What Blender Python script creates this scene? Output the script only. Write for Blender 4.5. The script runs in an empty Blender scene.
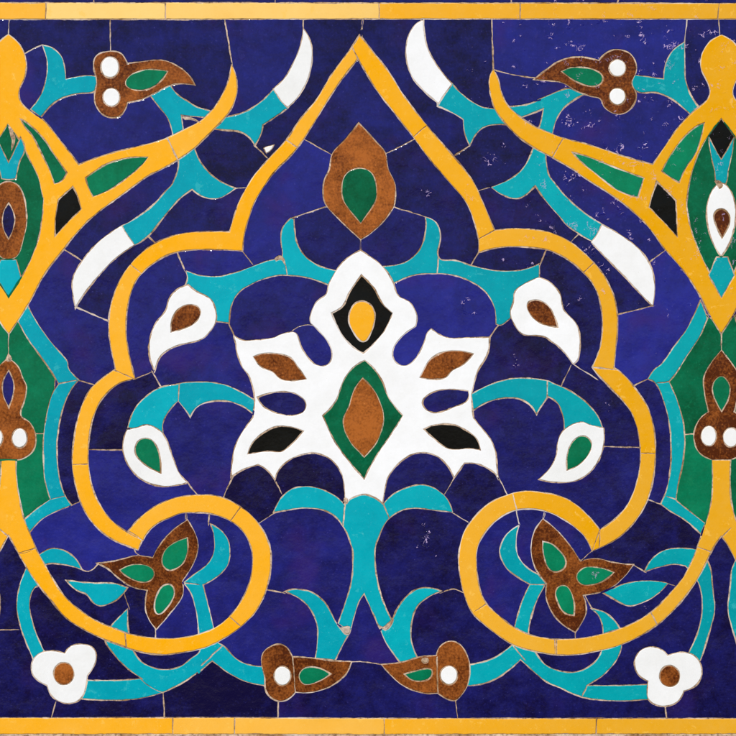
import bpy, math, random
from mathutils import Vector, noise
from mathutils.geometry import delaunay_2d_cdt

random.seed(7)
S = 0.0015                    # metres per drawing unit: the panel is 736 units = 1.1 m wide
X0, X1, Y0, Y1 = -15.0, 751.0, -15.0, 751.0
OFF = {'0': 0, '1': 180, '2': 360, '3': 536}
K = 3.68
AXL, AXR = 8.5, 721.4         # the axes about which the two side medallions mirror

# ------------------------------------------------------------------ outlines
def parse(s):
    pts = []; ox = oy = 0
    for tok in s.split():
        if tok.endswith(':'):
            ox, oy = OFF[tok[0]], OFF[tok[1]]; continue
        c = tok.endswith('!'); a, b = tok.rstrip('!').split(',')
        pts.append((ox + float(a) / K, oy + float(b) / K, c))
    return pts
def mir(pts, ax): return [(2 * ax - x, y, c) for x, y, c in reversed(pts)]
def sym(pts, ax):
    """half outline running from axis to axis -> whole closed outline"""
    m = [p for p in mir(pts, ax)]
    if abs(pts[-1][0] - ax) < 2.2: m = m[1:]
    if abs(pts[0][0] - ax) < 2.2: m = m[:-1]
    return pts + m
def curve(pts, closed=True, step=2.4, wob=0.15, smooth=2):
    n = len(pts); out = []; pin_ = []
    rng = range(n if closed else n - 1)
    for i in rng:
        x1, y1, c1 = pts[i]; x2, y2, c2 = pts[(i + 1) % n]
        p1 = Vector((x1, y1)); p2 = Vector((x2, y2)); L = (p2 - p1).length
        if L < 1e-4: continue
        d = p2 - p1
        def tan(j, corner):
            if corner or (not closed and (j <= 0 or j >= n - 1)): return None
            a = Vector(pts[(j - 1) % n][:2]); b = Vector(pts[(j + 1) % n][:2]); t = b - a
            return t.normalized() * L if t.length > 1e-6 else None
        m1 = tan(i, c1); m2 = tan(i + 1 if not closed else (i + 1) % n, c2)
        if m1 is None and m2 is None: m1 = m2 = d
        elif m1 is None: m1 = d * 1.5 - m2 * .5
        elif m2 is None: m2 = d * 1.5 - m1 * .5
        k = max(1, int(round(L / step)))
        for q in range(k):
            t = q / k; t2 = t * t; t3 = t2 * t
            p = p1 * (2*t3 - 3*t2 + 1) + m1 * (t3 - 2*t2 + t) + p2 * (-2*t3 + 3*t2) + m2 * (t3 - t2)
            out.append(p); pin_.append(q == 0 and bool(c1))
    if not closed: out.append(Vector(pts[-1][:2])); pin_.append(True); pin_[0] = True
    for _ in range(smooth):
        m = len(out); out = [out[i] if pin_[i] else out[i] * .5 + (out[i - 1] + out[(i + 1) % m]) * .25 for i in range(m)]
    res = []
    for p in out:                                   # hand-cut edges are never perfectly smooth
        w = noise.noise_vector(Vector((p.x * .11, p.y * .11, 3.3))) * 2 + noise.noise_vector(Vector((p.x * .45, p.y * .45, 9.1)))
        res.append(Vector((p.x + wob * w.x, p.y + wob * w.y)))
    return res
def ell(t, cx, cy, rx, ry, k=10):
    ox, oy = OFF[t[0]], OFF[t[1]]
    return [(ox + (cx + rx * math.cos(a)) / K, oy + (cy + ry * math.sin(a)) / K, False)
            for a in [2 * math.pi * i / k for i in range(k)]]

SHAPES = []      # (thing, part, material, [vectors], options)
def sh(thing, part, mat, pts, **kw):
    if isinstance(pts, str): pts = parse(pts)
    SHAPES.append((thing, part, mat, curve(pts, smooth=7 if mat == Ye else 2), kw))
CR = []          # (set of materials it cuts, [vectors])
def cr(mats, s):
    for part in s.split(';'):
        p = parse(part)
        CR.append((set(mats.split()), curve(p, closed=False, wob=0.25)))

# ---- turquoise, lowest of the figures
T, W, Ye, Br, Gr, Bk, Bl = 'turquoise', 'white', 'yellow', 'brown', 'green', 'black', 'blue'
sh('curl_ul', 'stalk', T, "00: 155,165! 200,180 230,215 242,290! 300,280 350,280 385,300! 350,337 280,345 210,370 150,432! 112,402! 150,350 172,280 172,220")
sh('fork_l', 'stalk', T, "00: 540,335! 620,300! 650,345 690,372 10: 60,393 130,415 150,440! 90,432 30,427 00: 668,424! 672,460 678,500! 636,500! 620,440 590,400")
sh('horn_ul', 'leaf', T, "10: 120,435! 165,430 230,415 290,380 345,328! 370,370 398,397! 350,430 305,460! 300,490 275,537! 255,505 220,485 140,477 110,470!")
sh('horn_l', 'leaf', T, "00: 655,560! 655,620 630,685 01: 620,30 560,95 500,140 448,168! 470,210 495,240! 545,208 600,140 660,70 707,35! 11: 80,60 130,70 170,55 205,30! 10: 130,655 75,595 48,530! 10,545 00: 700,540!")
sh('spray_l', 'leaf', T, "11: 20,333! 70,350 140,355 220,335 300,305 345,292 375,288 372,230 375,180 408,140! 420,145! 422,180 430,230 460,280 510,315 582,335! 550,388! 470,360 390,350 340,355 280,375 220,410 190,460 182,527! 130,520! 125,460 100,440 60,420 20,385! 28,360")
sh('spray_r', 'leaf', T, "21: 240,135! 280,155 297,210 290,287 350,295 430,320 520,335 600,330 660,308! 660,370! 620,390 590,420 570,450 560,500 515,537 500,530! 495,470 460,410 400,370 340,350 283,345 200,350 116,384! 84,318! 160,305 210,270 235,220 243,170")
sh('arch_l', 'leaf', T, "02: 470,250! 490,190 530,140 590,100 655,88 12: 0,85 80,80 160,90 230,120 280,152! 268,197! 220,165 160,150 100,155 60,175 38,210! 02: 680,180 655,150! 620,190 600,230 600,275! 540,262")
sh('arch_r', 'leaf', T, "22: 403,129! 480,90 560,68 640,68 700,78 32: 50,80 120,110 190,160 230,210 247,255! 160,258 105,265! 100,210 80,160 45,135! 20,170 22: 650,200! 620,160 570,140 500,145 450,165 403,194!")
sh('fountain', 'leaf', T, "12: 343,562! 370,510 410,475 460,465 520,475 570,500 605,530! 640,505 680,495 22: 40,498 85,530! 120,495 170,470 230,458 280,475 320,510 342,560! 290,555 200,545 150,555 100,590 70,650 23: 57,40 55,90 65,170 85,240 118,312! 75,345! 50,290 15,212! 13: 655,250 627,352! 580,325! 610,240 632,160 636,60 12: 630,680 605,620 570,575 520,550 450,545 380,555")
sh('fleaf_l', 'leaf', T, "13: 385,205! 420,195 480,205 530,240 560,290 582,330 627,352! 600,400 565,470! 495,460! 505,400 505,330 480,270 440,230")
sh('fleaf_r', 'leaf', T, "23: 300,203! 250,190 200,200 160,235 130,280 118,312 75,345! 100,400 155,475! 215,455! 190,390 190,320 210,260 250,225")
sh('vine_l', 'stem', T, "12: 112,603! 150,625 180,670 186,736 13: 188,60 175,110 130,155 85,180! 100,240 122,330 135,390 160,402 210,455 260,475 320,482! 320,552! 240,535 180,505 118,460! 60,510 03: 736,498 680,535 600,575 500,600 400,605 300,600! 300,530! 420,532 522,525! 460,480 415,430 388,390 400,345 436,300 470,268! 475,360 500,440 540,475 600,492 660,482 710,445 736,425 13: 72,400! 68,350 60,280 40,210 12,172! 60,135 100,105 125,60 125,0")
sh('vine_r', 'stem', T, "22: 587,608! 540,640 515,690 23: 515,70 540,120 600,165 625,178! 600,230 570,330 560,400! 490,450 390,475! 380,552! 470,540 540,500 590,455! 640,500 690,540 736,558 33: 130,580 200,600 300,607 430,600! 430,545! 300,550 188,550! 250,510 300,450 316,400 312,345 260,285 205,268! 235,300 247,355 240,425 210,470 150,500 80,495 30,470 0,430 23: 625,390! 620,355 630,300 650,240 695,155! 620,120 580,70 576,0")
sh('hook_l', 'stem', T, "03: 145,68! 190,45 240,55 280,85 302,124! 230,105 160,110 150,180! 130,185 112,220 110,270 130,350 175,450! 125,460! 80,350 62,270 70,190 95,122! 120,90")
sh('hook_r', 'stem', T, "33: 398,132! 430,80 480,50 540,45 600,55 640,110 650,190 658,270 640,350 605,460! 550,450! 590,370 610,290 610,220 595,165 550,110! 500,105")
SHAPES.append(('hook_far_l', 'stem', T, [Vector((2*AXL-p.x, p.y)) for p in SHAPES[-2][3]], {}))
SHAPES.append(('hook_far_r', 'stem', T, [Vector((2*AXR-p.x, p.y)) for p in SHAPES[-2][3]], {}))
sh('leaflet_l', 'leaf', T, "03: 243,163! 330,172 420,175 470,190! 430,235 370,258 340,245 320,215 280,200")
sh('leaflet_r', 'leaf', T, "33: 245,208! 300,185 360,168 430,165 487,173! 440,220 380,250 340,258 300,240")
sh('curl_ur', 'stalk', T, "30: 547,153! 500,190 475,240 470,290! 430,285 350,278 330,300! 380,340 440,340 500,365 545,400 580,432! 607,405! 570,350 550,290 548,220")
sh('fork_r', 'stalk', T, "30: 180,345! 120,325 60,345 0,372 20: 680,362 610,385 545,392! 570,440! 640,415 674,400! 668,440 650,490! 30: 60,500! 75,440 110,390")
sh('horn_ur', 'leaf', T, "20: 510,402! 440,390 380,350 338,306! 290,330 285,390! 340,415 380,440! 385,490 405,537! 430,490 460,465 530,458 570,470!")
sh('horn_r', 'leaf', T, "20: 640,535! 600,620 540,665 482,688! 21: 530,58 585,68 645,22! 690,85 31: 88,135 110,165 205,226! 236,205 243,163! 170,115 105,55 60,0 30: 45,640 35,560!")

# ---- side medallions
def side(code, ax, outer, inner, leafA, leafB, kite, band, low, trunk):
    th = 'medal_' + code
    g = parse(low)
    sh(th, 'lower_panel', Gr, sym(g, ax))
    for q in (0, 1):
        f = (lambda p: p) if q == 0 else (lambda p: mir(p, ax))
        sh(th, 'edging', T, f(parse(band)), split=True)
    sh(th, 'frame', Ye, sym(parse(outer), ax), split=True)
    for q in (0, 1):
        f = (lambda p: p) if q == 0 else (lambda p: mir(p, ax))
        sh(th, 'long_leaf', Gr, f(parse(leafA))); sh(th, 'long_leaf', Gr, f(parse(leafB)))
        sh(th, 'kite', Bk, f(parse(kite)))
    sh(th, 'upper_panel', Gr, sym(parse(inner), ax))
side('l', AXL,
 "00: 30,125! 75,165 98,230 90,290 68,335 72,370 110,410 160,440 200,490 240,540 290,605! 340,585 420,560 500,540 580,520 640,495 700,465 10: 60,455 115,410 155,350 180,290 190,235! 207,280 212,330 195,390 160,440 110,490 60,540 00: 660,585 600,620 540,650 01: 470,40 400,90 330,145 270,210 235,255 190,310 150,370 115,440 90,480 65,520 32,568!",
 "00: 30,458! 80,530 110,590 140,650 160,736 01: 160,60 155,140 140,220 110,300 75,365 32,432!",
 "00: 75,438! 110,460 160,510 200,570 246,635! 225,668 200,676! 180,620 150,560 120,500 90,465",
 "00: 545,578! 480,580 400,600 350,630 315,655! 325,690 342,724! 400,700 460,660 520,610",
 "01: 268,25! 285,60 300,107! 260,145 203,207! 203,150 215,72!",
 "01: 95,450! 140,530 190,600 250,670 02: 250,30 290,72! 255,120 228,190 212,280 210,360 220,440 240,500 265,535! 200,560 150,590 105,640! 86,590! 120,560 185,512! 165,440 160,360 160,280 172,200 190,130 215,88! 190,45 155,-5 01: 150,650 100,580 62,512!",
 "01: 31,545! 92,465! 130,600 02: 205,60! 190,300 195,520! 95,610! 31,610!", None)
side('r', AXR,
 "30: 682,128! 640,150 610,200 605,250 630,300 643,340 630,370 590,400 530,460 480,530 430,605! 340,580 250,550 170,525 90,505 30,480 20: 650,470 590,430 545,390 520,340 510,290 490,253! 475,290 480,350 500,410 540,460 590,510 650,550 700,575 30: 130,620 31: 190,0 270,50 350,110 420,180 470,250 540,330 600,420 640,500 682,567!",
 "30: 682,438! 640,490 600,560 570,650 555,736 31: 555,100 570,180 600,260 640,345 682,430!",
 "30: 620,453! 590,560 550,620 527,672! 490,650 463,630! 490,580 540,510 590,465",
 "30: 133,560! 200,580 300,620 397,655! 375,727! 300,700 220,640 165,595",
 "31: 445,6! 480,40 515,75! 521,210! 470,155 416,100! 430,50",
 "31: 605,442! 560,540 510,610 460,680 32: 440,30 410,70! 440,85 470,150 490,230 497,320 495,400 480,480 458,530! 500,560 550,590 608,642! 622,600! 570,560 515,515! 525,450 540,380 548,300 540,220 520,150 490,80! 31: 520,705 560,640 600,580 632,508!",
 "31: 682,540! 608,478! 560,620 32: 470,80! 520,300 500,515! 610,610! 682,610!", None)
# inside the medallions, left
sh('medal_l', 'chevron', T, sym(parse("00: 31,598! 50,560 75,505! 92,550 72,595 58,658! 31,662"), AXL))
sh('medal_l', 'upper_bud', Br, sym(parse("01: 31,5 62,15 85,50 95,100 98,160 85,220 70,270 50,290 31,292"), AXL))
sh('medal_l', 'seed', Bl, parse("01: 31,85! 50,120 54,160 31,218! 10,170 12,120"), parent='upper_bud')
sh('medal_l', 'pendant', T, parse("01: 2,293! 60,293! 78,358! 32,430! -15,358!"))
sh('medal_l', 'lower_bud', Br, sym(parse("01: 31,655! 70,690 85,736 02: 98,90 90,150 75,205 105,225 130,270 125,330 80,365 31,366"), AXL))
sh('medal_l', 'seed', Bl, parse("02: 32,38! 50,80 48,130 32,175! 12,130 10,80"), parent='lower_bud')
sh('medal_l', 'dot', W, ell('02', 72, 288, 29, 38), parent='lower_bud')
sh('medal_l', 'dot', W, ell('02', -13, 286, 25, 36), parent='lower_bud')
# right
sh('medal_r', 'diamond', Bk, parse("30: 682,436! 634,502! 682,600! 730,502!"))
sh('medal_r', 'chevron', T, sym(parse("30: 682,587! 655,540 634,500! 642,560 658,630! 664,672 682,690"), AXR))
sh('medal_r', 'upper_bud', W, sym(parse("31: 682,10 645,45 628,110 635,180 655,240 682,282!"), AXR))
sh('medal_r', 'seed', Br, parse("31: 683,105 712,130 710,165 685,213! 660,160 655,125"), parent='upper_bud')
sh('medal_r', 'pendant', T, parse("31: 665,283! 705,283! 731,350! 683,434! 635,350!"))
sh('medal_r', 'lower_bud', Br, sym(parse("31: 682,625! 640,680 32: 618,60 620,120 635,190! 600,220 580,280 600,340 650,368 682,372"), AXR))
sh('medal_r', 'seed', Gr, parse("32: 683,58 655,80 650,120 683,190! 710,140 712,90"), parent='lower_bud')
sh('medal_r', 'dot', W, ell('32', 636, 280, 29, 39), parent='lower_bud')
sh('medal_r', 'dot', W, ell('32', 718, 285, 30, 38), parent='lower_bud')

# ---- yellow scrolls and the lobed frame
scL = parse("02: 470,632! 510,585 560,545 620,515 12: 0,503 60,497 120,497 180,515 230,545 280,590 310,635 13: 332,40 336,90 330,150 310,220 270,290 210,345 140,390 80,415 0,430 03: 600,438 520,428 440,402 370,375 300,340 240,300 190,240 140,180 100,120 60,50 02: 31,645! 3,645! 3,368! 55,368! 60,430 70,500 90,590 120,660 03: 125,30 150,80 190,150 235,220 290,270 350,310 420,340 480,362 560,375 620,378 13: 10,374 90,355 150,325 205,270 240,210 262,150 268,80 12: 262,690 240,640 200,600 160,580 110,565 60,562 0,563 02: 640,575 590,595 545,630 525,668! 500,700! ")
scR = parse("32: 235,625! 190,570 130,520 70,495 0,485 22: 600,482 530,500 470,530 410,590 380,640 365,700 23: 362,80 368,150 385,220 410,280 450,320 500,360 560,400 620,420 680,432 33: 60,437 140,438 220,425 300,405 380,370 450,325 510,270 560,210 600,150 630,90 660,30 32: 682,650! 712,650! 695,368! 648,368! 650,430 648,500 635,570 610,640 33: 600,20 580,80 540,155 490,215 430,275 370,315 310,340 230,365 150,378 70,380 0,370 23: 580,345 520,300 465,250 440,190 430,120 430,50 22: 450,650 490,600 550,560 610,548 680,555 32: 70,570 130,605 180,650 207,705!")
def scroll(th, pts, ax):
    sh(th, 'band', Ye, pts, split=True)
    SHAPES.append((th, 'band', Ye, [Vector((2*ax-p.x, p.y)) for p in SHAPES[-1][3]], dict(split=True)))
scroll('scroll_l', scL, AXL); scroll('scroll_r', scR, AXR)
frL = parse("10: 660,130! 632,175 560,270 500,370 440,440 395,510 330,580 270,650 220,736 11: 200,130 182,190! 120,190 60,191 01: 660,199 590,222 530,260 480,310 440,370 410,450 400,520 402,580 412,640 425,695! 375,730 02: 330,110 300,170 280,240 268,320 265,385 275,450 295,520 325,580 370,630 420,665 470,685 508,700! 525,662! 470,634 420,600 385,560 355,510 335,450 325,380 328,290 340,220 365,160 400,115 440,85 497,70! 01: 475,640 465,580 465,510 475,440 495,380 530,335 590,290 650,265 11: 60,257 120,257 180,258 232,262! 232,230 250,150 280,70 325,0 10: 350,630 420,560 470,490 525,400 590,300 655,217!")
frR = parse("20: -7,217! 60,330 130,420 200,510 260,590 320,660 21: 390,80 425,170 437,225 437,268! 500,250 570,245 650,250 31: 60,262 120,295 180,345 220,400 240,470 245,540 235,620 205,690! 32: 260,90 310,140 350,190 375,260 385,340 380,410 362,480 330,545 285,590 235,625! 207,703! 260,680 310,650 360,600 400,540 425,470 438,390 440,310 432,240 410,170 370,110 320,50 288,28! 31: 293,630 300,560 300,490 285,420 250,350 200,290 130,230 60,195 21: 640,182 560,178 495,185! 460,100 425,20 20: 390,630 340,570 270,490 220,430 160,350 110,270 40,180 -2,128! -30,172!")
sh('frame', 'band', Ye, frL, split=True)
sh('frame', 'band', Ye, frR, split=True)

# ---- borders
sh('border_top', 'bar', Ye, [(X0-5,2.7,1),(180,2.6,1),(380,3,1),(560,2.9,1),(X1+5,3.4,1),(X1+5,19.3,1),(560,19,1),(360,19,1),(180,19.4,1),(X0-5,19.2,1)], split=True)
sh('border_bottom', 'bar', Ye, [(X0-5,717.9,1),(200,717.6,1),(380,718.4,1),(X1+5,718.6,1),(X1+5,734.2,1),(380,734.6,1),(200,734.4,1),(X0-5,734.5,1)], split=True)
sh('border_bottom', 'mortar', 'plaster', [(X0-5,735.2,1),(200,734.9,0),(380,735.3,0),(560,734.8,0),(X1+5,735,1),(X1+5,752,1),(X0-5,752,1)])
cr('yellow', "00: 170,0 168,80; 00: 608,0 610,80; 20: 70,0 72,80; 20: 590,0 590,80; 30: 676,0 668,80; 03: 636,660 636,740; 33: 224,660 220,740; 23: 88,660 90,740; 13: 200,660 202,740")

# ---- white and brown flowers
sh('bud_l', 'petal', W, "11: 30,385! -12,403 -42,440 -52,480 -92,530 -112,590 -114,640 -94,707! -72,650 -22,615 40,598 75,590 105,565 133,520 127,462 110,435 60,410")
sh('bud_l', 'seed', Br, "11: -32,560! -30,515 -5,475 35,458 68,468 76,495 50,530 10,548")
sh('bud_r', 'petal', W, "21: 658,358! 600,385 570,410 565,450 553,490 570,535 600,570 640,572 690,580 31: 50,590 90,620 137,678! 155,662 163,600 150,530 100,475 90,420 50,375")
sh('bud_r', 'seed', Br, "21: 615,455 650,442 690,460 715,500 728,542! 670,530 630,500")
sh('drop_l', 'petal', W, "02: 468,255! 500,250 545,238 598,268! 620,310 640,370 665,425 693,452! 650,462 590,465 520,440 470,385 452,330 455,290")
sh('drop_l', 'seed', Gr, "02: 520,290 560,295 585,340 592,416! 540,390 500,350 500,310")
sh('drop_r', 'petal', W, "32: 165,228 200,240 250,250! 250,310 225,380 170,435 100,452 8,440! 50,400 75,350 80,300 105,255")
sh('drop_r', 'seed', Gr, "32: 175,278 205,305 195,345 160,385 114,406! 115,350 135,300")
sh('trefoil_l', 'petal', W, "03: 238,432! 260,405 310,398 350,420 352,465 322,515! 318,550 305,590 280,612 230,615 190,590 172,550! 125,520 115,475 140,435 190,422")
sh('trefoil_l', 'seed', Br, ell('03', 235, 507, 38, 42))
sh('trefoil_r', 'petal', W, "33: 485,440! 540,428 590,445 612,500 590,550 545,570! 520,612 465,628 415,605 410,555 412,535! 375,510 362,465 385,420 430,408 470,422")
sh('trefoil_r', 'seed', Br, ell('33', 492, 516, 38, 40))
sh('palmette', 'body', W, "11: 664,258! 600,300 565,350 545,390 540,420 500,450 480,500 478,525 490,535 540,590 560,640 545,680 500,680 455,630 435,580 428,560 380,565 340,582 260,590 228,589 196,570! 205,602! 210,640 235,700 12: 250,50 272,120! 275,150 268,212! 240,250 205,310 192,370 188,432! 230,405 287,385! 320,405 350,442! 360,410 400,370 450,348 510,345 560,370 595,420 605,480 607,532! 625,514 650,499 680,494 22: 48,504 70,516 83,530! 95,460 110,420 150,375 200,345 260,345 310,375 347,435! 385,380! 440,385 500,420 508,440! 505,400 500,340 480,290 440,240 418,212! 410,130! 430,50 21: 435,700 470,640 478,578! 400,580 320,580 262,548! 248,560 235,600 210,650 170,685 130,670 120,630 150,580 205,538! 210,500 185,450 140,425 120,370 80,315")
sh(None, 'tile', Bl, "12: 286,138! 340,120 410,120 460,150 460,185 410,205 340,190 300,165")
sh(None, 'tile', Bl, "22: 230,150 270,118 330,108 398,115! 395,150 340,175 280,195 240,180")
sh('palmette', 'upper_petal', Br, "11: 270,650! 320,638 400,650 435,690 466,733! 375,736 340,705 300,690")
sh('palmette', 'upper_petal', Br, "21: 417,640! 350,628 290,640 250,670 235,700 220,728! 310,731 340,700 380,680")
sh('palmette', 'lower_petal', Bk, "12: 250,346! 270,300 340,250 400,245 454,262! 410,310 370,338 330,335")
sh('palmette', 'lower_petal', Bk, "22: 236,255! 280,238 350,240 400,265 430,290 443,331! 400,325 330,328 280,295")
sh('palmette', 'crown_diamond', Bk, "11: 668,350! 620,420 600,465 558,490! 590,560 630,610 675,638! 715,600 755,550 782,490! 745,455 715,400")
sh('palmette', 'oval', Ye, "11: 668,442 710,465 718,520 695,580 678,603 650,580 620,520 632,465", parent='crown_diamond')
sh('palmette', 'lozenge', Gr, "12: 680,2! 640,25 600,80 575,150 526,205! 570,300 620,370 678,439! 712,370 772,280 820,205! 768,140 745,80 712,30")
sh('palmette', 'core', Br, "12: 672,66! 640,110 622,170 600,225 620,290 678,357! 725,300 750,215 728,135 705,100", parent='lozenge')
sh('topbud', 'petal', Br, "10: 658,452! 610,510 560,565 550,620 530,665 527,715 535,752 580,802 665,882! 722,842 785,765 793,720 790,670 765,620 757,565 712,510")
sh('topbud', 'seed', Gr, "10: 658,618 610,640 595,690 600,735 618,765 665,822! 705,765 722,735 722,680 705,635")
for code, o, e1, e2, g in (
  ('ul', "00: 405,188 355,203 344,245 356,302 346,360 365,410 400,432 445,425 470,377! 520,367 580,337 640,310 717,313! 690,270 640,235 590,220 530,225 468,233! 445,195", ('00',405,248,34,40), ('00',410,358,33,36), "00: 460,300 490,270 550,255 617,262! 590,300 540,330 490,330 465,318"),
  ('ur', "30: 305,181 260,193 232,222! 170,210 110,215 60,240 -8,292! 40,297 100,305 150,335 210,357 238,362 250,395 300,421 345,405 371,350 352,305 371,260 355,205", ('30',300,250,33,33), ('30',300,355,32,33), "30: 93,263! 130,248 190,250 240,270 248,295 220,318 170,310 130,290")):
    sh('bloom_' + code, 'petal', Br, o); sh('bloom_' + code, 'dot', W, ell(*e1)); sh('bloom_' + code, 'dot', W, ell(*e2)); sh('bloom_' + code, 'seed', Gr, g)
sh('bloom_ll', 'petal', Br, "13: 305,430 345,400 385,403 414,444! 480,448 560,458 632,462! 610,510 560,550 490,575 425,575! 390,605 350,605 315,570 312,520 300,475")
sh('bloom_ll', 'dot', W, ell('13', 377, 515, 32, 38)); sh('bloom_ll', 'seed', Gr, "13: 437,510 460,485 510,485 554,508! 510,535 460,548 440,530")
sh('bloom_lr', 'petal', Br, "23: 335,385 370,400 395,440 405,490 395,550 370,590 345,608 285,578! 230,578 150,545 78,472! 150,465 220,445 280,440! 295,405")
sh('bloom_lr', 'dot', W, ell('23', 327, 513, 33, 37)); sh('bloom_lr', 'seed', Gr, "23: 163,508! 210,495 265,490 262,520 225,535 185,528")
sh('leaves_l', 'petal', Br, "03: 358,100! 430,90 500,72 562,80! 590,30 640,-25 690,-60! 722,0 728,50 712,100 672,165! 672,220 630,280 574,345! 540,290 535,240 542,200! 480,185 430,150 395,120")
for g in ("440,125! 490,105 550,112 570,140 545,170 500,165 460,145", "690,5! 690,60 670,105 620,128 595,100 605,55 640,25", "632,180 642,215 610,270 580,290 567,260 580,210 600,182"):
    sh('leaves_l', 'leaf', Gr, "03: " + g)
sh('leaves_r', 'petal', Br, "33: 25,-64! 80,-18 130,42 163,92! 220,82 290,98 360,105! 310,165 260,200 175,218! 185,280 145,355! 80,310 40,240 38,175! 0,125 -18,60 -10,-8")
for g in ("25,20! 60,30 100,70 112,105 85,132 50,125 28,70", "150,140 180,115 240,118 287,134! 250,165 190,182 155,170", "85,183 115,185 140,240 140,292! 100,280 75,230 72,200"):
    sh('leaves_r', 'leaf', Gr, "33: " + g)
sh('horn_ul', 'tip', W, "10: 453,103! 480,150 487,210 475,280 440,350 396,397! 370,370 343,327! 390,280 420,225 445,160")
sh('horn_ur', 'tip', W, "20: 234,72! 200,95 175,140 170,210 190,280 230,330 290,382! 310,350 340,310! 290,250 250,180 237,120")
sh('horn_l', 'tip', W, "01: 448,168! 470,205 495,240! 430,285 370,345 310,420 278,470! 268,420 268,360 300,300 340,250 390,205")
sh('horn_r', 'tip', W, "31: 242,163! 300,195 370,245 415,300 435,360 437,420 430,465! 380,415 320,350 260,290 203,230! 225,200")

# ---- plaster mends and white chips in the joints
P_ = 'plaster'
sh('frame', 'mend', 'white', "10: 308,545! 328,536 346,533! 338,550 318,564!")
sh('bloom_lr', 'mend', P_, ell('23', 240, 457, 15, 13))
sh('spray_l', 'mend', P_, "11: 350,288! 362,276 380,282 386,312! 376,292 354,297!")
sh('fountain', 'mend', P_, "12: 604,508! 612,504 620,512 610,534 603,524!")
sh('fountain', 'mend', P_, "13: 578,326! 600,338 624,330 630,350 618,366 600,352!")
sh('fountain', 'mend', P_, "23: 68,330! 90,338 112,318 122,306! 112,335 92,348!")
sh('medal_l', 'mend', P_, "00: 30,462! 48,480 54,515 42,552! 45,515!")
sh('medal_l', 'mend', P_, parse("01: 31,640! 44,664 20,664!"))
sh('medal_r', 'mend', P_, "30: 660,668! 672,662 690,684 676,694!")
sh('horn_ul', 'mend', P_, "10: 5,430! 25,427 60,440 75,452! 40,438 20,440!")

# ---- joints between pieces of one colour
cr('blue', "00: 35,60 30,135; 00: 405,60 407,200; 00: 85,200 120,180 160,163; 10: 163,60 193,245; 10: 453,60 454,115; 10: 672,60 668,140; 10: 270,530 325,585; 10: 450,508 560,570; 10: 190,693 250,690")
cr('blue', "01: 225,248 305,300; 01: 275,465 410,525; 01: 540,203 575,235; 01: 650,262 680,330 690,350; 02: 480,76 562,42; 02: 556,36 598,108; 11: 228,258 270,315; 11: 405,143 545,95; 11: 665,210 665,265; 11: 178,522 210,602; 11: 400,566 432,541 462,533 495,537")
cr('blue', "21: 3,210 3,262; 21: 120,98 246,137; 21: 404,320 440,262; 21: 655,330 688,250; 21: 470,588 512,530; 21: 420,42 490,23; 20: 12,60 4,135; 20: 236,60 233,80; 20: 485,60 490,260; 20: 487,255 560,275 648,287; 20: 345,573 410,532; 20: 90,567 165,530 215,505")
cr('blue', "30: 557,60 546,160; 30: 673,60 676,140; 31: 410,308 480,255; 31: 295,497 435,462; 31: 115,242 160,195; 32: 130,10 232,76; 32: 132,13 84,115; 32: 350,100 420,64; 32: 245,318 390,322; 32: 400,510 470,535; 33: 212,50 160,95; 32: 25,590 30,555")
cr('blue', "22: 572,540 588,612; 22: 500,415 545,500; 22: 306,500 350,430; 22: 330,555 402,600; 22: 670,605 682,560; 12: 70,505 28,450; 12: 157,510 195,425; 12: 285,605 350,560; 12: 375,495 348,438; 12: 20,590 20,550; 12: 105,612 108,555; 02: 320,330 460,331; 02: 280,72 365,95; 02: 250,542 305,515")
cr('blue', "03: 503,30 498,62 565,82; 02: 688,600 685,550; 03: 295,118 325,131 365,98; 03: -80,348 75,344; 03: 208,605 188,672; 03: 600,570 606,672; 03: 571,340 573,385; 03: 450,190 478,275; 03: 120,192 165,178; 13: 310,195 395,212; 13: 620,463 640,463 23: 0,462 90,474; 13: 362,600 360,670; 23: 290,212 345,195 390,215; 23: 350,600 360,675")
cr('blue', "33: 145,345 145,390; 33: 350,102 405,134; 33: 475,620 480,672; 33: 480,172 515,185; 33: 175,212 208,270; 30: 305,-10 300,15; 10: 350,-60 350,15; 00: 345,-60 345,14; 20: 560,-60 556,14; 02: -60,420 20,420")
cr('yellow', "10: 375,505 435,545; 01: 465,300 530,352; 02: 400,28 505,76; 02: 255,386 340,383; 02: 460,625 535,670; 21: 425,225 505,180; 20: 185,515 250,458; 31: 165,350 215,305; 31: 195,688 345,704; 32: 375,342 450,345; 32: 235,615 233,700")
cr('yellow', "12: 180,600 225,540; 13: 180,295 225,335; 03: 65,65 135,45; 03: 460,350 465,415; 22: 560,485 578,555; 23: 420,280 475,245; 23: 718,375 718,440; 33: 75,370 75,445; 33: 420,275 448,330; 33: 580,38 650,60; 30: 55,590 105,500; 00: 668,615 612,500; 32: 682,655 720,615; 02: 31,650 -10,615; 02: 70,715 118,700; 20: -12,-125 16,-160")
cr('turquoise', "11: 350,285 378,288 395,355; 21: 290,280 283,350; 02: 660,80 655,155; 22: 690,70 690,150; 12: 607,525 600,615; 22: 85,525 108,585; 13: 575,320 632,356; 23: 122,308 70,348; 02: 208,88 290,72; 02: 180,515 245,498; 32: 440,86 495,80; 32: 478,500 520,515; 13: 75,180 12,172; 23: 620,178 700,180; 03: 515,523 560,560 610,580; 33: 190,545 170,590; 13: 160,400 75,480; 23: 560,400 610,460")
cr('green', "02: 125,271 165,270; 32: 545,274 585,272; 01: 31,560 31,660; 31: 682,560 682,630")
cr('brown', "13: 414,440 425,580; 23: 283,440 287,580")

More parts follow.
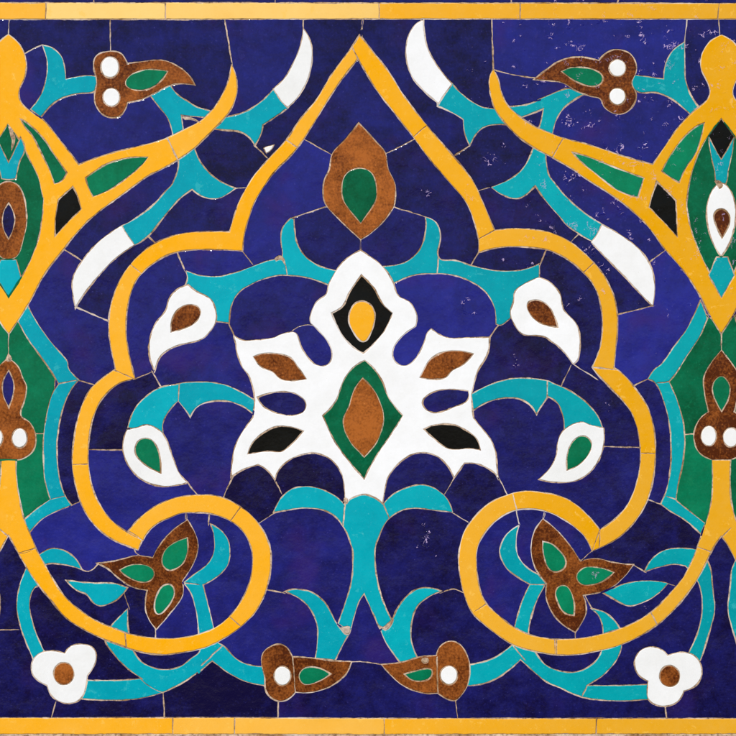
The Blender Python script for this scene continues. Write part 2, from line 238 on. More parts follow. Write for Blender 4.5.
# measured lightness of single blue tiles (0 = darkest navy, 1 = brightest)
TONES = {}
for s in """00:200,110,.22 550,120,.22 130,230,.5 400,480,.62 | 10:280,250,.45 570,150,.15 80,180,.25 250,590,.3 450,640,.65 570,420,.3 380,470,.3
01:600,80,.35 420,130,.35 350,430,.25 230,500,.5 560,420,.5 700,300,.25 690,150,.25 | 11:280,180,.62 100,130,.2 120,300,.15 520,230,.3 350,460,.4 500,600,.55 100,650,.7
21:120,220,.35 380,200,.2 550,290,.15 600,130,.2 300,430,.8 180,620,1 650,640,.15 710,330,.7 | 31:120,380,.7 330,400,.25 420,560,.85 340,150,.45 60,170,.15 180,280,.4
20:100,120,.2 350,180,.15 560,120,.65 560,330,.4 120,300,.25 520,560,.2 230,600,.2 330,450,.2 | 30:200,150,.5 600,200,.3 300,500,.55 60,240,.4 100,650,.35
02:330,20,.5 250,300,.2 420,200,.1 400,470,.62 620,620,.6 180,640,.8 640,30,.72 700,350,.5 | 12:120,230,.45 280,480,.05 480,410,.4 480,650,.5 380,160,.25 80,600,.55 220,650,.4 15,480,.45
22:220,410,.3 420,470,.18 600,300,.35 230,640,0 510,610,.5 615,620,.5 320,150,.3 690,460,.25 | 32:60,30,.12 260,170,.55 470,280,.3 250,430,.3 500,620,.12 60,600,.3 170,40,.4
03:30,150,.15 30,450,.4 200,300,.1 330,300,.8 500,250,.1 650,280,.8 600,455,.2 400,640,.6 680,600,0 300,130,.3 330,60,.8 | 13:30,280,.8 180,200,.5 400,320,.42 480,120,.55 100,560,0 600,600,.25 670,400,.4 90,60,.5
23:320,300,.25 220,600,.25 500,180,.8 30,350,.3 550,600,.25 690,300,.3 | 33:60,330,.5 300,30,.12 450,350,.25 650,600,.2 200,640,.25 230,310,.55 100,460,.2 400,200,.3 340,150,.3 690,300,.2""".replace('\n', '|').split('|'):
    t, r = s.strip().split(':')
    for tok in r.split():
        a, b, v = [float(q) for q in tok.split(',')]
        TONES[(OFF[t[0]] + a / K, OFF[t[1]] + b / K)] = v

# ------------------------------------------------------------------ planar partition
verts = []; edges = []; esrc = []
def add_line(pts, src, closed):
    b = len(verts); verts.extend(pts); n = len(pts)
    for i in range(n if closed else n - 1):
        edges.append((b + i, b + (i + 1) % n)); esrc.append(src)
add_line([Vector((X0, Y0)), Vector((X1, Y0)), Vector((X1, Y1)), Vector((X0, Y1))], -1, True)
for i, s in enumerate(SHAPES): add_line(s[3], i, True)
for i, c in enumerate(CR): add_line(c[1], 10000 + i, False)
ov, oe, of, _, ooe, _ = delaunay_2d_cdt(verts, edges, [], 0, 1e-4, True)
ekey = {}
for i, (a, b) in enumerate(oe): ekey[(a, b) if a < b else (b, a)] = i
tris = []
for f in of:
    f = list(f); a, b, c = [ov[q] for q in f]
    if (b - a).cross(c - a) < 0: f.reverse()
    tris.append(f)
cent = [sum((ov[q] for q in f), Vector((0, 0))) / 3 for f in tris]
import numpy as np
C = np.array([(c.x, c.y) for c in cent])
label = np.full(len(tris), -1)
for i, s in enumerate(SHAPES):
    P = np.array([(p.x, p.y) for p in s[3]])
    m = np.where((C[:, 0] > P[:, 0].min()) & (C[:, 0] < P[:, 0].max()) & (C[:, 1] > P[:, 1].min()) & (C[:, 1] < P[:, 1].max()))[0]
    if not len(m): continue
    px, py = C[m, 0][:, None], C[m, 1][:, None]
    x1, y1 = P[:, 0][None], P[:, 1][None]; x2, y2 = np.roll(P[:, 0], -1)[None], np.roll(P[:, 1], -1)[None]
    up = (y1 <= py) & (y2 > py); dn = (y1 > py) & (y2 <= py)
    side_ = (x2 - x1) * (py - y1) - (px - x1) * (y2 - y1)
    wn = (up & (side_ > 0)).sum(1) - (dn & (side_ < 0)).sum(1)
    label[m[wn != 0]] = i
out = (C[:, 0] < X0) | (C[:, 0] > X1) | (C[:, 1] < Y0) | (C[:, 1] > Y1)
label[out] = -2
def lkey(l):         # what a label merges with: same thing, part and colour
    if l < 0: return l
    s = SHAPES[l]; return -1 if s[0] is None and False else l
def lmat(l): return Bl if l == -1 else (None if l == -2 else SHAPES[l][2])
# shapes mirrored onto each other (scroll bands, side frames) merge into one
merge = {}
for i, s in enumerate(SHAPES):
    if s[0] in ('scroll_l', 'scroll_r'): merge.setdefault((s[0], s[1]), i)
def canon(l):
    if l < 0: return l
    s = SHAPES[l]; return merge.get((s[0], s[1]), l)
label = np.array([canon(l) for l in label])
e2t = {}
for t, f in enumerate(tris):
    for k in range(3):
        a, b = f[k], f[(k + 1) % 3]; e2t.setdefault((a, b) if a < b else (b, a), []).append(t)
def cuts(key, mat):
    for src in ooe[ekey[key]]:
        s = esrc[src] if src < len(esrc) else None
        if s is not None and s >= 10000 and mat in CR[s - 10000][0]: return True
    return False
def regions():
    reg = [-1] * len(tris); R = []
    for t0 in range(len(tris)):
        if reg[t0] >= 0 or label[t0] == -2: continue
        r = len(R); R.append([]); reg[t0] = r; st = [t0]
        while st:
            t = st.pop(); R[r].append(t); f = tris[t]
            for k in range(3):
                a, b = f[k], f[(k + 1) % 3]; key = (a, b) if a < b else (b, a)
                for u in e2t[key]:
                    if u != t and reg[u] < 0 and label[u] == label[t] and not cuts(key, lmat(label[t])):
                        reg[u] = r; st.append(u)
    return reg, R
def area(ts): return sum((ov[tris[t][1]] - ov[tris[t][0]]).cross(ov[tris[t][2]] - ov[tris[t][0]]) / 2 for t in ts)
for _pass in range(3):       # slivers join the neighbour they share most edge with
    reg, R = regions()
    ch = 0
    for r, ts in enumerate(R):
        A = area(ts); per = 0; nb = {}
        for t in ts:
            f = tris[t]
            for k in range(3):
                a, b = f[k], f[(k + 1) % 3]; key = (a, b) if a < b else (b, a)
                for u in e2t[key]:
                    if reg[u] != r and u != t:
                        L = (ov[a] - ov[b]).length; per += L
                        if reg[u] >= 0: nb[reg[u]] = nb.get(reg[u], 0) + L
        if nb and (A < 9 or A / max(per, 1e-6) < 0.75):
            q = max(nb, key=nb.get)
            if area(R[q]) > A:
                for t in ts: label[t] = label[R[q][0]]
                ch += 1
    if not ch: break
reg, R = regions()

# ------------------------------------------------------------------ from regions to tile bodies
def loops_of(ts):
    S_ = set(ts); nxt = {}
    r0 = reg[ts[0]]
    for t in ts:
        f = tris[t]
        for k in range(3):
            a, b = f[k], f[(k + 1) % 3]; key = (a, b) if a < b else (b, a)
            if cuts(key, lmat(label[t])) or not any(u != t and u in S_ for u in e2t[key]): nxt.setdefault(a, []).append(b)
    out = []
    while nxt:
        a = next(iter(nxt)); b = nxt[a].pop()
        if not nxt[a]: del nxt[a]
        loop = [a]; prev, cur = a, b
        while cur != a or False:
            loop.append(cur)
            c = nxt.get(cur)
            if not c: break
            if len(c) == 1: n = c[0]
            else:
                d0 = ov[cur] - ov[prev]
                def ang(q):
                    if q == prev: return -9
                    d = ov[q] - ov[cur]; return math.atan2(d0.cross(d), d0.dot(d))
                n = max(c, key=ang)
            c.remove(n)
            if not c: del nxt[cur]
            prev, cur = cur, n
        if len(loop) > 2: out.append(loop)
    return out
def clean(loop):
    P = [ov[i].copy() for i in loop]; Q = []
    for p in P:
        if not Q or (p - Q[-1]).length > 0.55: Q.append(p)
    while len(Q) > 3 and (Q[0] - Q[-1]).length < 0.55: Q.pop()
    return Q
def offset(Q, dist):
    n = len(Q); out = []
    for i in range(n):
        a, b, c = Q[i - 1], Q[i], Q[(i + 1) % n]
        d1 = (b - a).normalized(); d2 = (c - b).normalized()
        n1 = Vector((-d1.y, d1.x)); n2 = Vector((-d2.y, d2.x))
        den = 1 + n1.dot(n2); v = (n1 + n2) / max(den, 0.12)
        if v.length > 2.6: v = v.normalized() * 2.6
        out.append(b + v * dist(b))
    return out
def gap(p):
    v = noise.noise(Vector((p.x * .035, p.y * .035, 1.7))) * .30 + noise.noise(Vector((p.x * .21, p.y * .21, 7.7))) * .34
    w = noise.noise(Vector((p.x * .09, p.y * .09, 17.7)))
    return max(0.26, 0.53 + 1.2 * v + (0.7 * (w - .5) if w > .5 else 0))
def inside(p, Ls):
    w = 0
    for L in Ls:
        n = len(L)
        for i in range(n):
            a, b = L[i], L[(i + 1) % n]
            if a.y <= p.y:
                if b.y > p.y and (b - a).cross(p - a) > 0: w += 1
            elif b.y <= p.y and (b - a).cross(p - a) < 0: w -= 1
    return w != 0
def W3(p, z): return ((p.x - 368) * S, -z * S, (368 - p.y) * S + CZ)
CZ = 1.45
class MB:
    def __init__(s): s.v = []; s.f = []; s.tone = []; s.up = []
    def piece(s, ts, tone):
        Ls = [clean(l) for l in loops_of(ts)]
        Ls = [l for l in Ls if len(l) >= 3]
        if not Ls: return
        big = max(sum(a.cross(b) for a, b in zip(l, l[1:] + l[:1])) / 2 for l in Ls)
        small = min(1.0, max(.45, big / 60.0))
        o1 = [offset(l, lambda p: gap(p) * small) for l in Ls]
        o2 = [offset(l, lambda p: (gap(p) + .42) * small) for l in Ls]
        c = sum(Ls[0], Vector((0, 0))) / len(Ls[0])
        tx, ty = random.gauss(0, .0022), random.gauss(0, .0022); lift = random.uniform(-.04, .04)
        H = lambda p: lift + max(-.08, min(.08, tx * (p.x - c.x) + ty * (p.y - c.y)))
        for a, b in zip(o1, o2):
            n = len(a); base = len(s.v)
            for p in a: s.v.append(W3(p, -1.6))
            for p in a: s.v.append(W3(p, H(p) - .30))
            for p, q in zip(a, b): s.v.append(W3(p.lerp(q, .35), H(p) - .10))
            for p in b: s.v.append(W3(p, H(p)))
            for k in range(3):
                for i in range(n):
                    j = (i + 1) % n
                    s.f.append((base + k*n + i, base + k*n + j, base + (k+1)*n + j, base + (k+1)*n + i))
        pts = [p for l in b_all(o2) for p in l]; ed = []; q = 0
        for l in o2:
            n = len(l); ed += [(q + i, q + (i + 1) % n) for i in range(n)]; q += n
        v2, _, f2, *_ = delaunay_2d_cdt(pts, ed, [], 0, 1e-5, False)
        base = len(s.v)
        for p in v2: s.v.append(W3(p, H(p)))
        for f in f2:
            cc = sum((v2[i] for i in f), Vector((0, 0))) / len(f)
            if inside(cc, o2):
                a, b, c_ = [v2[i] for i in f][:3]
                s.f.append(tuple(base + i for i in (f if (b-a).cross(c_-a) < 0 else list(f)[::-1])))
        s.tone += [(tone, random.random())] * (len(s.v) - len(s.tone))
    def build(s, name, mat, parent=None):
        me = bpy.data.meshes.new(name); me.from_pydata(s.v, [], s.f); me.update()
        at = me.attributes.new('tone', 'FLOAT', 'POINT'); at.data.foreach_set('value', [t[0] for t in s.tone])
        at = me.attributes.new('lot', 'FLOAT', 'POINT'); at.data.foreach_set('value', [t[1] for t in s.tone])
        me.materials.append(mat)
        o = bpy.data.objects.new(name, me); bpy.context.scene.collection.objects.link(o)
        if parent:
            o.parent = parent
        return o
def b_all(x): return x

# ------------------------------------------------------------------ materials
def lin(c): return tuple((v / 255 / 12.92) if v / 255 <= .04045 else ((v / 255 + .055) / 1.055) ** 2.4 for v in c) + (1,)
class N:
    def __init__(s, name):
        s.m = bpy.data.materials.new(name); s.m.use_nodes = True; s.t = s.m.node_tree; s.t.nodes.clear()
        s.o = s.t.nodes.new('ShaderNodeOutputMaterial'); s.b = s.t.nodes.new('ShaderNodeBsdfPrincipled'); s.l(s.b.outputs[0], s.o.inputs[0])
        s.pos = s.n('ShaderNodeNewGeometry').outputs['Position']
    def n(s, k, **kw):
        x = s.t.nodes.new(k)
        for a, b in kw.items(): setattr(x, a, b)
        return x
    def l(s, a, b): s.t.links.new(a, b)
    def attr(s, nm): return s.n('ShaderNodeAttribute', attribute_name=nm).outputs['Fac']
    def noise(s, scale, detail=3, rough=.55, off=(0, 0, 0), dist=0, vec=None):
        mp = s.n('ShaderNodeVectorMath', operation='ADD'); s.l(vec or s.pos, mp.inputs[0]); mp.inputs[1].default_value = off
        x = s.n('ShaderNodeTexNoise'); x.inputs['Scale'].default_value = scale; x.inputs['Detail'].default_value = detail
        x.inputs['Roughness'].default_value = rough; x.inputs['Distortion'].default_value = dist; s.l(mp.outputs[0], x.inputs['Vector']); return x.outputs['Fac']
    def rng(s, v, a, b, c=0, d=1, smooth=False):
        x = s.n('ShaderNodeMapRange'); x.interpolation_type = 'SMOOTHSTEP' if smooth else 'LINEAR'
        s.l(v, x.inputs[0])
        for i, q in enumerate((a, b, c, d)): x.inputs[i + 1].default_value = q
        return x.outputs[0]
    def math(s, op, a, b=None):
        x = s.n('ShaderNodeMath', operation=op)
        for i, q in enumerate((a, b)):
            if q is None: continue
            if isinstance(q, (int, float)): x.inputs[i].default_value = q
            else: s.l(q, x.inputs[i])
        return x.outputs[0]
    def mix(s, f, a, b, mode='MIX'):
        x = s.n('ShaderNodeMix', data_type='RGBA', blend_type=mode)
        for sock, q in ((x.inputs[0], f), (x.inputs[6], a), (x.inputs[7], b)):
            if isinstance(q, (int, float, tuple)): sock.default_value = q
            else: s.l(q, sock)
        return x.outputs[2]
    def bump(s, h, dist, strength=1, prev=None):
        x = s.n('ShaderNodeBump'); x.inputs['Distance'].default_value = dist; x.inputs['Strength'].default_value = strength
        s.l(h, x.inputs['Height'])
        if prev: s.l(prev, x.inputs['Normal'])
        return x.outputs[0]

def glaze(name, dark, light, mottle=.5, rough=.2, spec=.3, speck=None, speck_amt=.0, alt=None, glint_wear=.5, right=None, fleck=None, relief=.3, coat=.2):
    g = N(name)
    tone = g.attr('tone'); lot = g.attr('lot')
    # each piece takes its patch of a different firing: texture space is shifted per piece
    sv = g.n('ShaderNodeCombineXYZ'); k1 = g.math('MULTIPLY', lot, 37.0); g.l(k1, sv.inputs[0]); g.l(g.math('MULTIPLY', lot, 91.0), sv.inputs[2])
    ad = g.n('ShaderNodeVectorMath', operation='ADD'); g.l(g.pos, ad.inputs[0]); g.l(sv.outputs[0], ad.inputs[1]); V = ad.outputs[0]
    n1 = g.noise(14, 4, .6, vec=V, dist=.6); n2 = g.noise(60, 4, .65, off=(3, 0, 1), vec=V); n3 = g.noise(300, 3, .6, off=(5, 1, 7), vec=V)
    f = g.math('ADD', tone, g.math('MULTIPLY', g.math('SUBTRACT', n1, .5), mottle * 1.3))
    f = g.math('ADD', f, g.math('MULTIPLY', g.math('SUBTRACT', n2, .5), mottle * .9))
    f = g.math('ADD', f, g.math('MULTIPLY', g.math('SUBTRACT', n3, .5), mottle * (1.3 if name.startswith('brown') else .6)))
    fc = g.rng(f, 0, 1)
    col = g.mix(fc, lin(dark), lin(light))
    if alt:
        a = g.rng(g.noise(9, 3, .6, off=(11, 2, 4), vec=V), .52, .72, 0, 1, True)
        col = g.mix(g.math('MULTIPLY', g.math('MULTIPLY', a, alt[1]), g.rng(tone, 0, .6, .12, 1)), col, lin(alt[0]))
    if right:                     # the right of the panel is duller
        sx = g.n('ShaderNodeSeparateXYZ'); g.l(g.pos, sx.inputs[0])
        col = g.mix(g.rng(sx.outputs[0], -.2, .5, 0, 1, True), col, g.mix(1.0, col, right + (1,), 'MULTIPLY'))
    if fleck:
        fl = g.rng(g.noise(48, 5, .75, off=(8, 1, 5), vec=V, dist=.3), .60, .635, 0, fleck[1])
        if name.startswith('cobalt'): fl = g.math('MULTIPLY', fl, g.rng(tone, 0, .6, .25, 1))
        col = g.mix(fl, col, lin(fleck[0]))
    if speck:
        col = g.mix(g.rng(n3, .66, .74, 0, speck_amt), col, lin(speck))
    sx = g.n('ShaderNodeSeparateXYZ'); g.l(g.pos, sx.inputs[0])
    mid = g.noise(52, 3, .6, off=(0, 3, 9)); fine = g.noise(420, 2, .6, off=(1, 4, 2))
    if glint_wear:                      # glints painted into colour as pale curls, plus some flaked glaze; mostly upper right
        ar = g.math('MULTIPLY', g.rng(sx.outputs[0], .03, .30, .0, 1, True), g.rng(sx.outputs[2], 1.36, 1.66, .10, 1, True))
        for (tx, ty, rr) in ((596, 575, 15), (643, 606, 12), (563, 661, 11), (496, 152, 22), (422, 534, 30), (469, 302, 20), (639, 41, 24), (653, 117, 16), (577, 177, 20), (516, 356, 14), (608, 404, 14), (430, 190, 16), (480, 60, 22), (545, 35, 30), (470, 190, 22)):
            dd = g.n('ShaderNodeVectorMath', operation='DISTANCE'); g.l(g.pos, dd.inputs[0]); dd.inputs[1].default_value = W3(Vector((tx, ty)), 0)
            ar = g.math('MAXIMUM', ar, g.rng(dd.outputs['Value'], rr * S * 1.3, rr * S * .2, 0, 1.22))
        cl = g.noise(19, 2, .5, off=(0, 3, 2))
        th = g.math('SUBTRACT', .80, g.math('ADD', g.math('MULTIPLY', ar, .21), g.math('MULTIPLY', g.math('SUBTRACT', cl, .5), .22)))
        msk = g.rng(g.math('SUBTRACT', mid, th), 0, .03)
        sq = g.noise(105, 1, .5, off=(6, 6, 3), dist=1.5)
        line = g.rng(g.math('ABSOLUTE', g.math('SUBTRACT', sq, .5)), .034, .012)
        chip = g.math('MULTIPLY', msk, line)  # curl mask shared by painted glints and flaked glaze
        col = g.mix(g.math('MULTIPLY', chip, glint_wear), col, lin((204, 178, 222)))
        glint_pit = g.rng(fine, .74, .77, 0, .5)  # pale specks, painted mostly where the glints gather
        col = g.mix(g.math('MULTIPLY', glint_pit, g.math('ADD', ar, .12)), col, lin((206, 190, 215)))
    g.l(col, g.b.inputs['Base Color'])
    g.b.inputs['Specular IOR Level'].default_value = spec
    g.l(g.rng(n2, .3, .7, rough * .7, rough * 1.5), g.b.inputs['Roughness'])
    h = g.math('MULTIPLY', g.noise(24, 1, .5, vec=V), 1.0)
    h = g.math('ADD', h, g.math('MULTIPLY', g.noise(130, 2, .6, off=(4, 4, 1), vec=V), .22))
    if glint_wear:                      # the crazing is sharp relief, so it also glints in the sun
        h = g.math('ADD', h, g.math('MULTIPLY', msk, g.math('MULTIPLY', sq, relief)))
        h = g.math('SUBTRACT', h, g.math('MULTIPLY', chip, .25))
    g.l(g.bump(h, .0012, .35), g.b.inputs['Normal'])
    # the clear glaze on top ripples more than the coloured body under it
    g.b.inputs['Coat Weight'].default_value = coat; g.b.inputs['Coat Roughness'].default_value = .09; g.b.inputs['Coat IOR'].default_value = 1.38
    g.l(g.bump(h, .0030, 1.0), g.b.inputs['Coat Normal'])
    return g.m
MATS = {
 Bl: glaze('cobalt_glaze', (17, 12, 54), (39, 43, 140), mottle=.75, rough=.2, spec=.08, coat=.5, speck=(120, 110, 190), speck_amt=.30, glint_wear=.9, relief=1.1, fleck=((52, 50, 132), .32), alt=((58, 30, 108), .6)),
 T: glaze('turquoise_glaze', (0, 155, 173), (6, 190, 203), mottle=.6, fleck=((70, 196, 200), .35), rough=.22, spec=.10, speck=(160, 225, 228), speck_amt=.35, glint_wear=.5, right=(1.0, .90, .82)),
 Ye: glaze('yellow_glaze', (252, 175, 0), (255, 216, 130), mottle=.2, fleck=((255, 202, 92), .45), rough=.28, coat=.06, spec=.05, speck=(255, 226, 160), speck_amt=.45, glint_wear=.4, right=(.84, .88, .9), alt=((240, 166, 6), .2)),
 W: glaze('white_glaze', (236, 235, 232), (252, 252, 253), mottle=.75, rough=.25, spec=.10, speck=(190, 182, 170), speck_amt=.25, glint_wear=0),
 Br: glaze('brown_glaze', (80, 35, 12), (178, 100, 40), mottle=1.35, rough=.3, spec=.10, speck=(216, 136, 70), speck_amt=.7, glint_wear=.4),
 Gr: glaze('green_glaze', (0, 78, 46), (6, 138, 96), mottle=.7, fleck=((20, 128, 84), .4), rough=.22, spec=.10, speck=(60, 180, 130), speck_amt=.3, glint_wear=.5),
 Bk: glaze('black_glaze', (9, 9, 8), (26, 25, 22), mottle=.5, rough=.3, spec=.08, speck=(70, 66, 60), speck_amt=.2, glint_wear=.15),
}
def grout_mat():
    g = N('lime_grout')
    a = g.noise(18, 4, .6); b = g.noise(150, 4, .7); c = g.noise(7, 2, .5, off=(9, 1, 1))
    col = g.mix(g.rng(a, .35, .65), lin((158, 122, 84)), lin((232, 206, 182)))
    col = g.mix(g.rng(b, .46, .66, 0, .8), col, lin((84, 60, 44)))
    col = g.mix(g.rng(c, .55, .7, 0, .55), col, lin((240, 232, 226)))
    g.l(col, g.b.inputs['Base Color']); g.b.inputs['Roughness'].default_value = .95; g.b.inputs['Specular IOR Level'].default_value = .1
    g.l(g.bump(b, .0006, .8), g.b.inputs['Normal'])
    return g.m
GROUT = grout_mat()
MATS['plaster'] = GROUT

# ------------------------------------------------------------------ things
L = {
 'frame': ('lobed_frame', 'large yellow lobed arch band that encloses the white central flower', 'frame', None),
 'scroll_l': ('spiral_scroll', 'bright yellow spiral band curling at the lower left around a brown three-leaf flower', 'scroll', 'yellow spiral bands at the lower corners'),
 'scroll_r': ('spiral_scroll', 'yellow spiral band curling at the lower right around a brown three-leaf flower', 'scroll', 'yellow spiral bands at the lower corners'),
 'medal_l': ('side_medallion', 'half medallion at the left edge, yellow horns around green panels and a brown upper bud', 'medallion', 'half medallions at the panel sides'),
 'medal_r': ('side_medallion', 'half medallion at the right edge, yellow horns around green panels and a white upper bud', 'medallion', 'half medallions at the panel sides'),
 'border_top': ('border_strip', 'yellow border strip along the top, partly faded to pale cream', 'border', 'yellow border strips'),
 'border_bottom': ('border_strip', 'even yellow border strip along the bottom edge of the panel', 'border', 'yellow border strips'),
 'palmette': ('palmette_flower', 'large white palmette flower in the centre with green lozenge and black diamond', 'flower', None),
 'topbud': ('flower_bud', 'brown pointed bud with a green drop, standing above the white central flower', 'bud', None),
 'spray_l': ('forked_leaf', 'turquoise forked leaf arching from the top left of the white central flower', 'leaf', 'turquoise leaves of the central flower'),
 'spray_r': ('forked_leaf', 'turquoise forked leaf arching from the top right of the white central flower', 'leaf', 'turquoise leaves of the central flower'),
 'arch_l': ('arched_leaf', 'turquoise arched leaf joining the central flower to the left green-seeded drop', 'leaf', 'turquoise leaves of the central flower'),
 'arch_r': ('arched_leaf', 'turquoise arched leaf joining the central flower to the right green-seeded drop', 'leaf', 'turquoise leaves of the central flower'),
 'fountain': ('leafy_sprout', 'turquoise two-legged sprout with side leaves standing under the white central flower', 'sprout', None),
 'fleaf_l': ('curved_leaf', 'turquoise curved leaf rising from the lower left brown bloom to the central stem', 'leaf', 'turquoise leaves beside the central stem'),
 'fleaf_r': ('curved_leaf', 'turquoise curved leaf rising from the lower right brown bloom to the central stem', 'leaf', 'turquoise leaves beside the central stem'),
 'vine_l': ('looping_vine', 'turquoise vine looping through the left yellow spiral to the white trefoil', 'vine', 'turquoise looping vines'),
 'vine_r': ('looping_vine', 'turquoise vine looping through the right yellow spiral to the white trefoil', 'vine', 'turquoise looping vines'),
 'hook_l': ('hooked_stem', 'turquoise hooked stem rising from the left white trefoil across the yellow band', 'stem', 'turquoise hooked stems'),
 'hook_r': ('hooked_stem', 'turquoise hooked stem rising from the right white trefoil across the yellow band', 'stem', 'turquoise hooked stems'),
 'hook_far_l': ('hooked_stem', 'sliver of a turquoise hooked stem cut off by the left edge near the bottom', 'stem', 'turquoise hooked stems'),
 'hook_far_r': ('hooked_stem', 'sliver of a turquoise hooked stem cut off by the right edge near the bottom', 'stem', 'turquoise hooked stems'),
 'leaflet_l': ('small_leaf', 'small turquoise leaf touching the left brown three-leaf flower', 'leaf', 'small turquoise leaves in the spirals'),
 'leaflet_r': ('small_leaf', 'small turquoise leaf touching the right brown three-leaf flower', 'leaf', 'small turquoise leaves in the spirals'),
 'curl_ul': ('curling_stalk', 'turquoise curling stalk between the left yellow bulb and the top left brown bloom', 'stalk', 'turquoise stalks of the top blooms'),
 'curl_ur': ('curling_stalk', 'turquoise curling stalk between the right yellow bulb and the top right brown bloom', 'stalk', 'turquoise stalks of the top blooms'),
 'fork_l': ('forked_stalk', 'turquoise forked stalk from the top left brown bloom to the yellow horn', 'stalk', 'turquoise stalks of the top blooms'),
 'fork_r': ('forked_stalk', 'turquoise forked stalk from the top right brown bloom to the yellow horn', 'stalk', 'turquoise stalks of the top blooms'),
 'horn_ul': ('white_tipped_leaf', 'turquoise leaf with white tip pointing up, left of the arch peak', 'leaf', 'white-tipped turquoise leaves'),
 'horn_ur': ('white_tipped_leaf', 'turquoise leaf with white tip pointing up, right of the arch peak', 'leaf', 'white-tipped turquoise leaves'),
 'horn_l': ('white_tipped_leaf', 'turquoise leaf with white tip pointing down, below the left yellow horn', 'leaf', 'white-tipped turquoise leaves'),
 'horn_r': ('white_tipped_leaf', 'turquoise leaf with white tip pointing down, below the right yellow horn', 'leaf', 'white-tipped turquoise leaves'),
 'bud_l': ('white_bud', 'white bud with a brown seed, upper left of the central flower', 'bud', 'white buds around the central flower'),
 'bud_r': ('white_bud', 'white bud with a brown seed, upper right of the central flower', 'bud', 'white buds around the central flower'),
 'drop_l': ('white_bud', 'white drop-shaped bud with a green seed, lower left of the central flower', 'bud', 'white buds around the central flower'),
 'drop_r': ('white_bud', 'white drop-shaped bud with a green seed, lower right of the central flower', 'bud', 'white buds around the central flower'),
 'trefoil_l': ('trefoil_flower', 'white three-lobed flower with brown centre in the bottom left corner', 'flower', 'white trefoil flowers'),
 'trefoil_r': ('trefoil_flower', 'white three-lobed flower with brown centre in the bottom right corner', 'flower', 'white trefoil flowers'),
 'bloom_ul': ('brown_bloom', 'brown bloom with two white dots and a green seed, at the top left', 'bloom', 'brown blooms with white dots'),
 'bloom_ur': ('brown_bloom', 'brown bloom with two white dots and a green seed, at the top right', 'bloom', 'brown blooms with white dots'),
 'bloom_ll': ('brown_bloom', 'brown bloom with one white dot at the bottom, pointing right towards the middle', 'bloom', 'brown blooms with white dots'),
 'bloom_lr': ('brown_bloom', 'brown bloom with one white dot and a pink chip at the bottom, pointing left', 'bloom', 'brown blooms with white dots'),
 'leaves_l': ('three_leaf_flower', 'brown three-leaf flower with green leaf centres inside the left yellow spiral', 'flower', 'brown three-leaf flowers'),
 'leaves_r': ('three_leaf_flower', 'brown three-leaf flower with green leaf centres inside the right yellow spiral', 'flower', 'brown three-leaf flowers'),
}
col = bpy.context.scene.collection
roots = {}
def root(k):
    if k in roots: return roots[k]
    nm, lab, cat, grp = L[k]
    o = bpy.data.objects.new(nm, None); col.objects.link(o); o.empty_display_size = .02
    o['label'] = lab; o['category'] = cat
    if grp: o['group'] = grp
    roots[k] = o; return o
by = {}
for r, ts in enumerate(R): by.setdefault(int(label[ts[0]]), []).append(r)
BASE = {Bl: .4, T: .3, Ye: .12, W: .6, Br: .45, Gr: .35, Bk: .3, 'plaster': .5}
def pin(p, ts):
    for t in ts:
        a, b, c = [ov[q] for q in tris[t]]
        if (b-a).cross(p-a) >= 0 and (c-b).cross(p-b) >= 0 and (a-c).cross(p-c) >= 0: return True
    return False
def rc(ts):
    A = 0; c = Vector((0, 0))
    for t in ts:
        a_ = area([t]); A += a_; c += cent[t] * a_
    return c / max(A, 1e-9)
# the blue ground: one structure whose every cut tile is a piece of its own
ground = MB()
blue_regs = [r for l, rs in by.items() if l == -1 or (l >= 0 and SHAPES[l][0] is None) for r in rs]
ground_root = None
for r in blue_regs:
    ts = R[r]; tone = None
    c = rc(ts)
    for (x, y), v in TONES.items():
        if pin(Vector((x, y)), ts): tone = v; break
    if tone is None: tone = random.uniform(.15, .5) if c.y > 5 else .3
    ground.piece(ts, tone)
go = ground.build('tile_ground', MATS[Bl]); go['kind'] = 'structure'
print('BLUE', len(blue_regs), 'regions', len(R), 'tris', len(tris))
parts = {}
YT = [(46, 166, .75), (166, 379, .55), (171, 234, .35)]
for l in sorted(by):
    if l < 0 or SHAPES[l][0] is None: continue
    th, part, mat, pts, kw = SHAPES[l]
    R0 = root(th); groups = []
    if kw.get('split'): groups = [[r] for r in by[l]]
    else: groups = [by[l]]
    for rs in groups:
        mb = MB()
        for r in rs:
            t = BASE[mat] + random.uniform(-.22, .22)
            c = rc(R[r])
            if mat == Ye:
                t = BASE[Ye] + random.uniform(-.08, .05)
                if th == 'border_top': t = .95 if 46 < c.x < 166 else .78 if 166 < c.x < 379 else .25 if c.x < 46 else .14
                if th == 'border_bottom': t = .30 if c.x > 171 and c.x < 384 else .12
            if mat == Gr:
                if th in ('leaves_l', 'leaves_r'): t = .8
                elif th == 'medal_r' and part == 'long_leaf': t = .8
                elif th == 'palmette' or th == 'topbud': t = .2
                elif part == 'seed': t = .5
            if mat == Br:
                if th == 'topbud': t = .72
                elif th.startswith('medal_r'): t = .08
                elif th.startswith('leaves'): t = .25
                elif th.startswith('bloom_u'): t = .38 if th == 'bloom_ul' else .12
                elif th == 'palmette' and part == 'core': t = .75
                elif th == 'palmette': t = .35
            if mat == Br and th in ('bloom_ll','bloom_lr'): t = .2 if th == 'bloom_ll' else .5
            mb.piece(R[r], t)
        if not mb.v: continue
        par = R0
        if kw.get('parent'): par = parts[(th, kw['parent'])]
        o = mb.build(part, MATS[mat], par)
        parts[(th, part)] = o

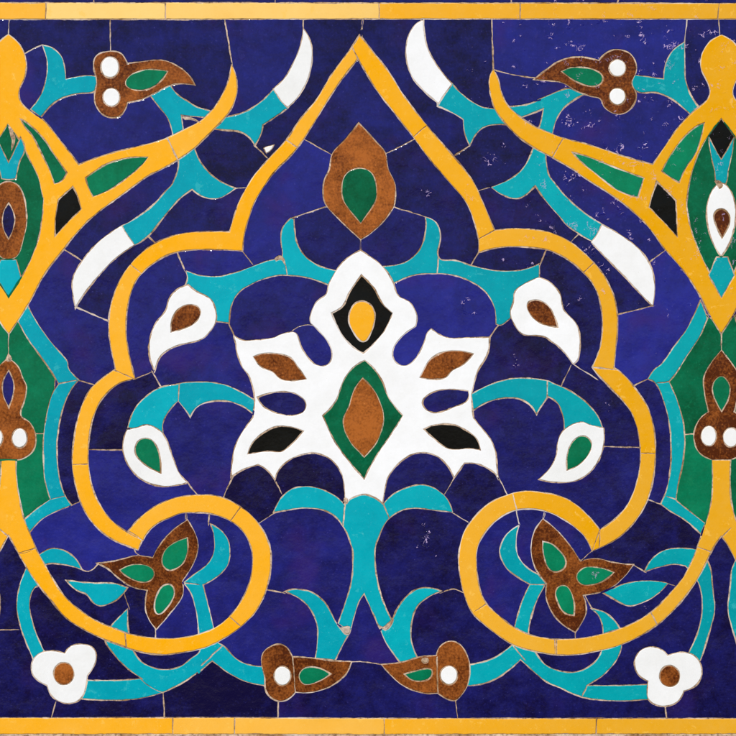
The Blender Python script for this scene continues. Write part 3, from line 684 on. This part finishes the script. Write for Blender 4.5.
# grout bed and the wall body behind it: one slab, its face a little below the glaze
def slab():
    me = bpy.data.meshes.new('grout_bed'); v = []; f = []; n = 60
    rnd = random.Random(3)
    for j in range(n + 1):
        for i in range(n + 1):
            x = X0 - 1 + (X1 - X0 + 2) * i / n; y = Y0 - 1 + (Y1 - Y0 + 2) * j / n
            v.append(W3(Vector((x, y)), -.26 + .05 * noise.noise(Vector((x * .05, y * .05, 2)))))
    for j in range(n):
        for i in range(n):
            a = j * (n + 1) + i; f.append((a, a + n + 1, a + n + 2, a + 1))
    b = len(v)
    for x, y in ((X0-1, Y0-1), (X1+1, Y0-1), (X1+1, Y1+1), (X0-1, Y1+1)): v.append(W3(Vector((x, y)), -40))
    f.append((b, b + 1, b + 2, b + 3))
    top = list(range(n + 1)); rt = [j*(n+1)+n for j in range(n+1)]; bt = [n*(n+1)+i for i in range(n, -1, -1)]; lf = [j*(n+1) for j in range(n, -1, -1)]
    for e, (p, q) in zip((top, rt, bt, lf), ((b, b+1), (b+1, b+2), (b+2, b+3), (b+3, b))): f.append(tuple(e) + (q, p))
    me.from_pydata(v, [], f); me.update(); me.materials.append(GROUT)
    o = bpy.data.objects.new('grout_bed', me); col.objects.link(o); o['kind'] = 'structure'
slab()

# ------------------------------------------------------------------ light and camera
sc = bpy.context.scene
w = bpy.data.worlds.new('World'); sc.world = w; w.use_nodes = True
nt = w.node_tree; bg = nt.nodes['Background']; sky = nt.nodes.new('ShaderNodeTexSky')
sky.sky_type = 'NISHITA'; sky.sun_disc = False
EL, AZ = math.radians(48), math.radians(28)       # sun high, to the left of the camera
# direction towards the sun (camera looks along +Y)
sd = Vector((-math.sin(AZ) * math.cos(EL), -math.cos(AZ) * math.cos(EL), math.sin(EL)))
sky.sun_elevation = EL; sky.sun_rotation = math.atan2(sd.x, sd.y)
nt.links.new(sky.outputs[0], bg.inputs[0]); bg.inputs[1].default_value = 0.085
sl = bpy.data.lights.new('sun', 'SUN'); sl.energy = 4.2; sl.angle = math.radians(.6); sl.color = (1, .97, .92)
so = bpy.data.objects.new('sun', sl); col.objects.link(so); so.rotation_euler = sd.to_track_quat('Z', 'Y').to_euler()
cam = bpy.data.cameras.new('camera'); co = bpy.data.objects.new('camera', cam); col.objects.link(co); sc.camera = co
D = 3.2; cam.sensor_width = 36; cam.lens = 36 * D / (736 * S); cam.clip_end = 500
co.location = (0, -D, CZ); co.rotation_euler = (math.radians(90), 0, 0)
sc.view_settings.view_transform = 'Standard'; sc.view_settings.look = 'None'; sc.view_settings.exposure = 0
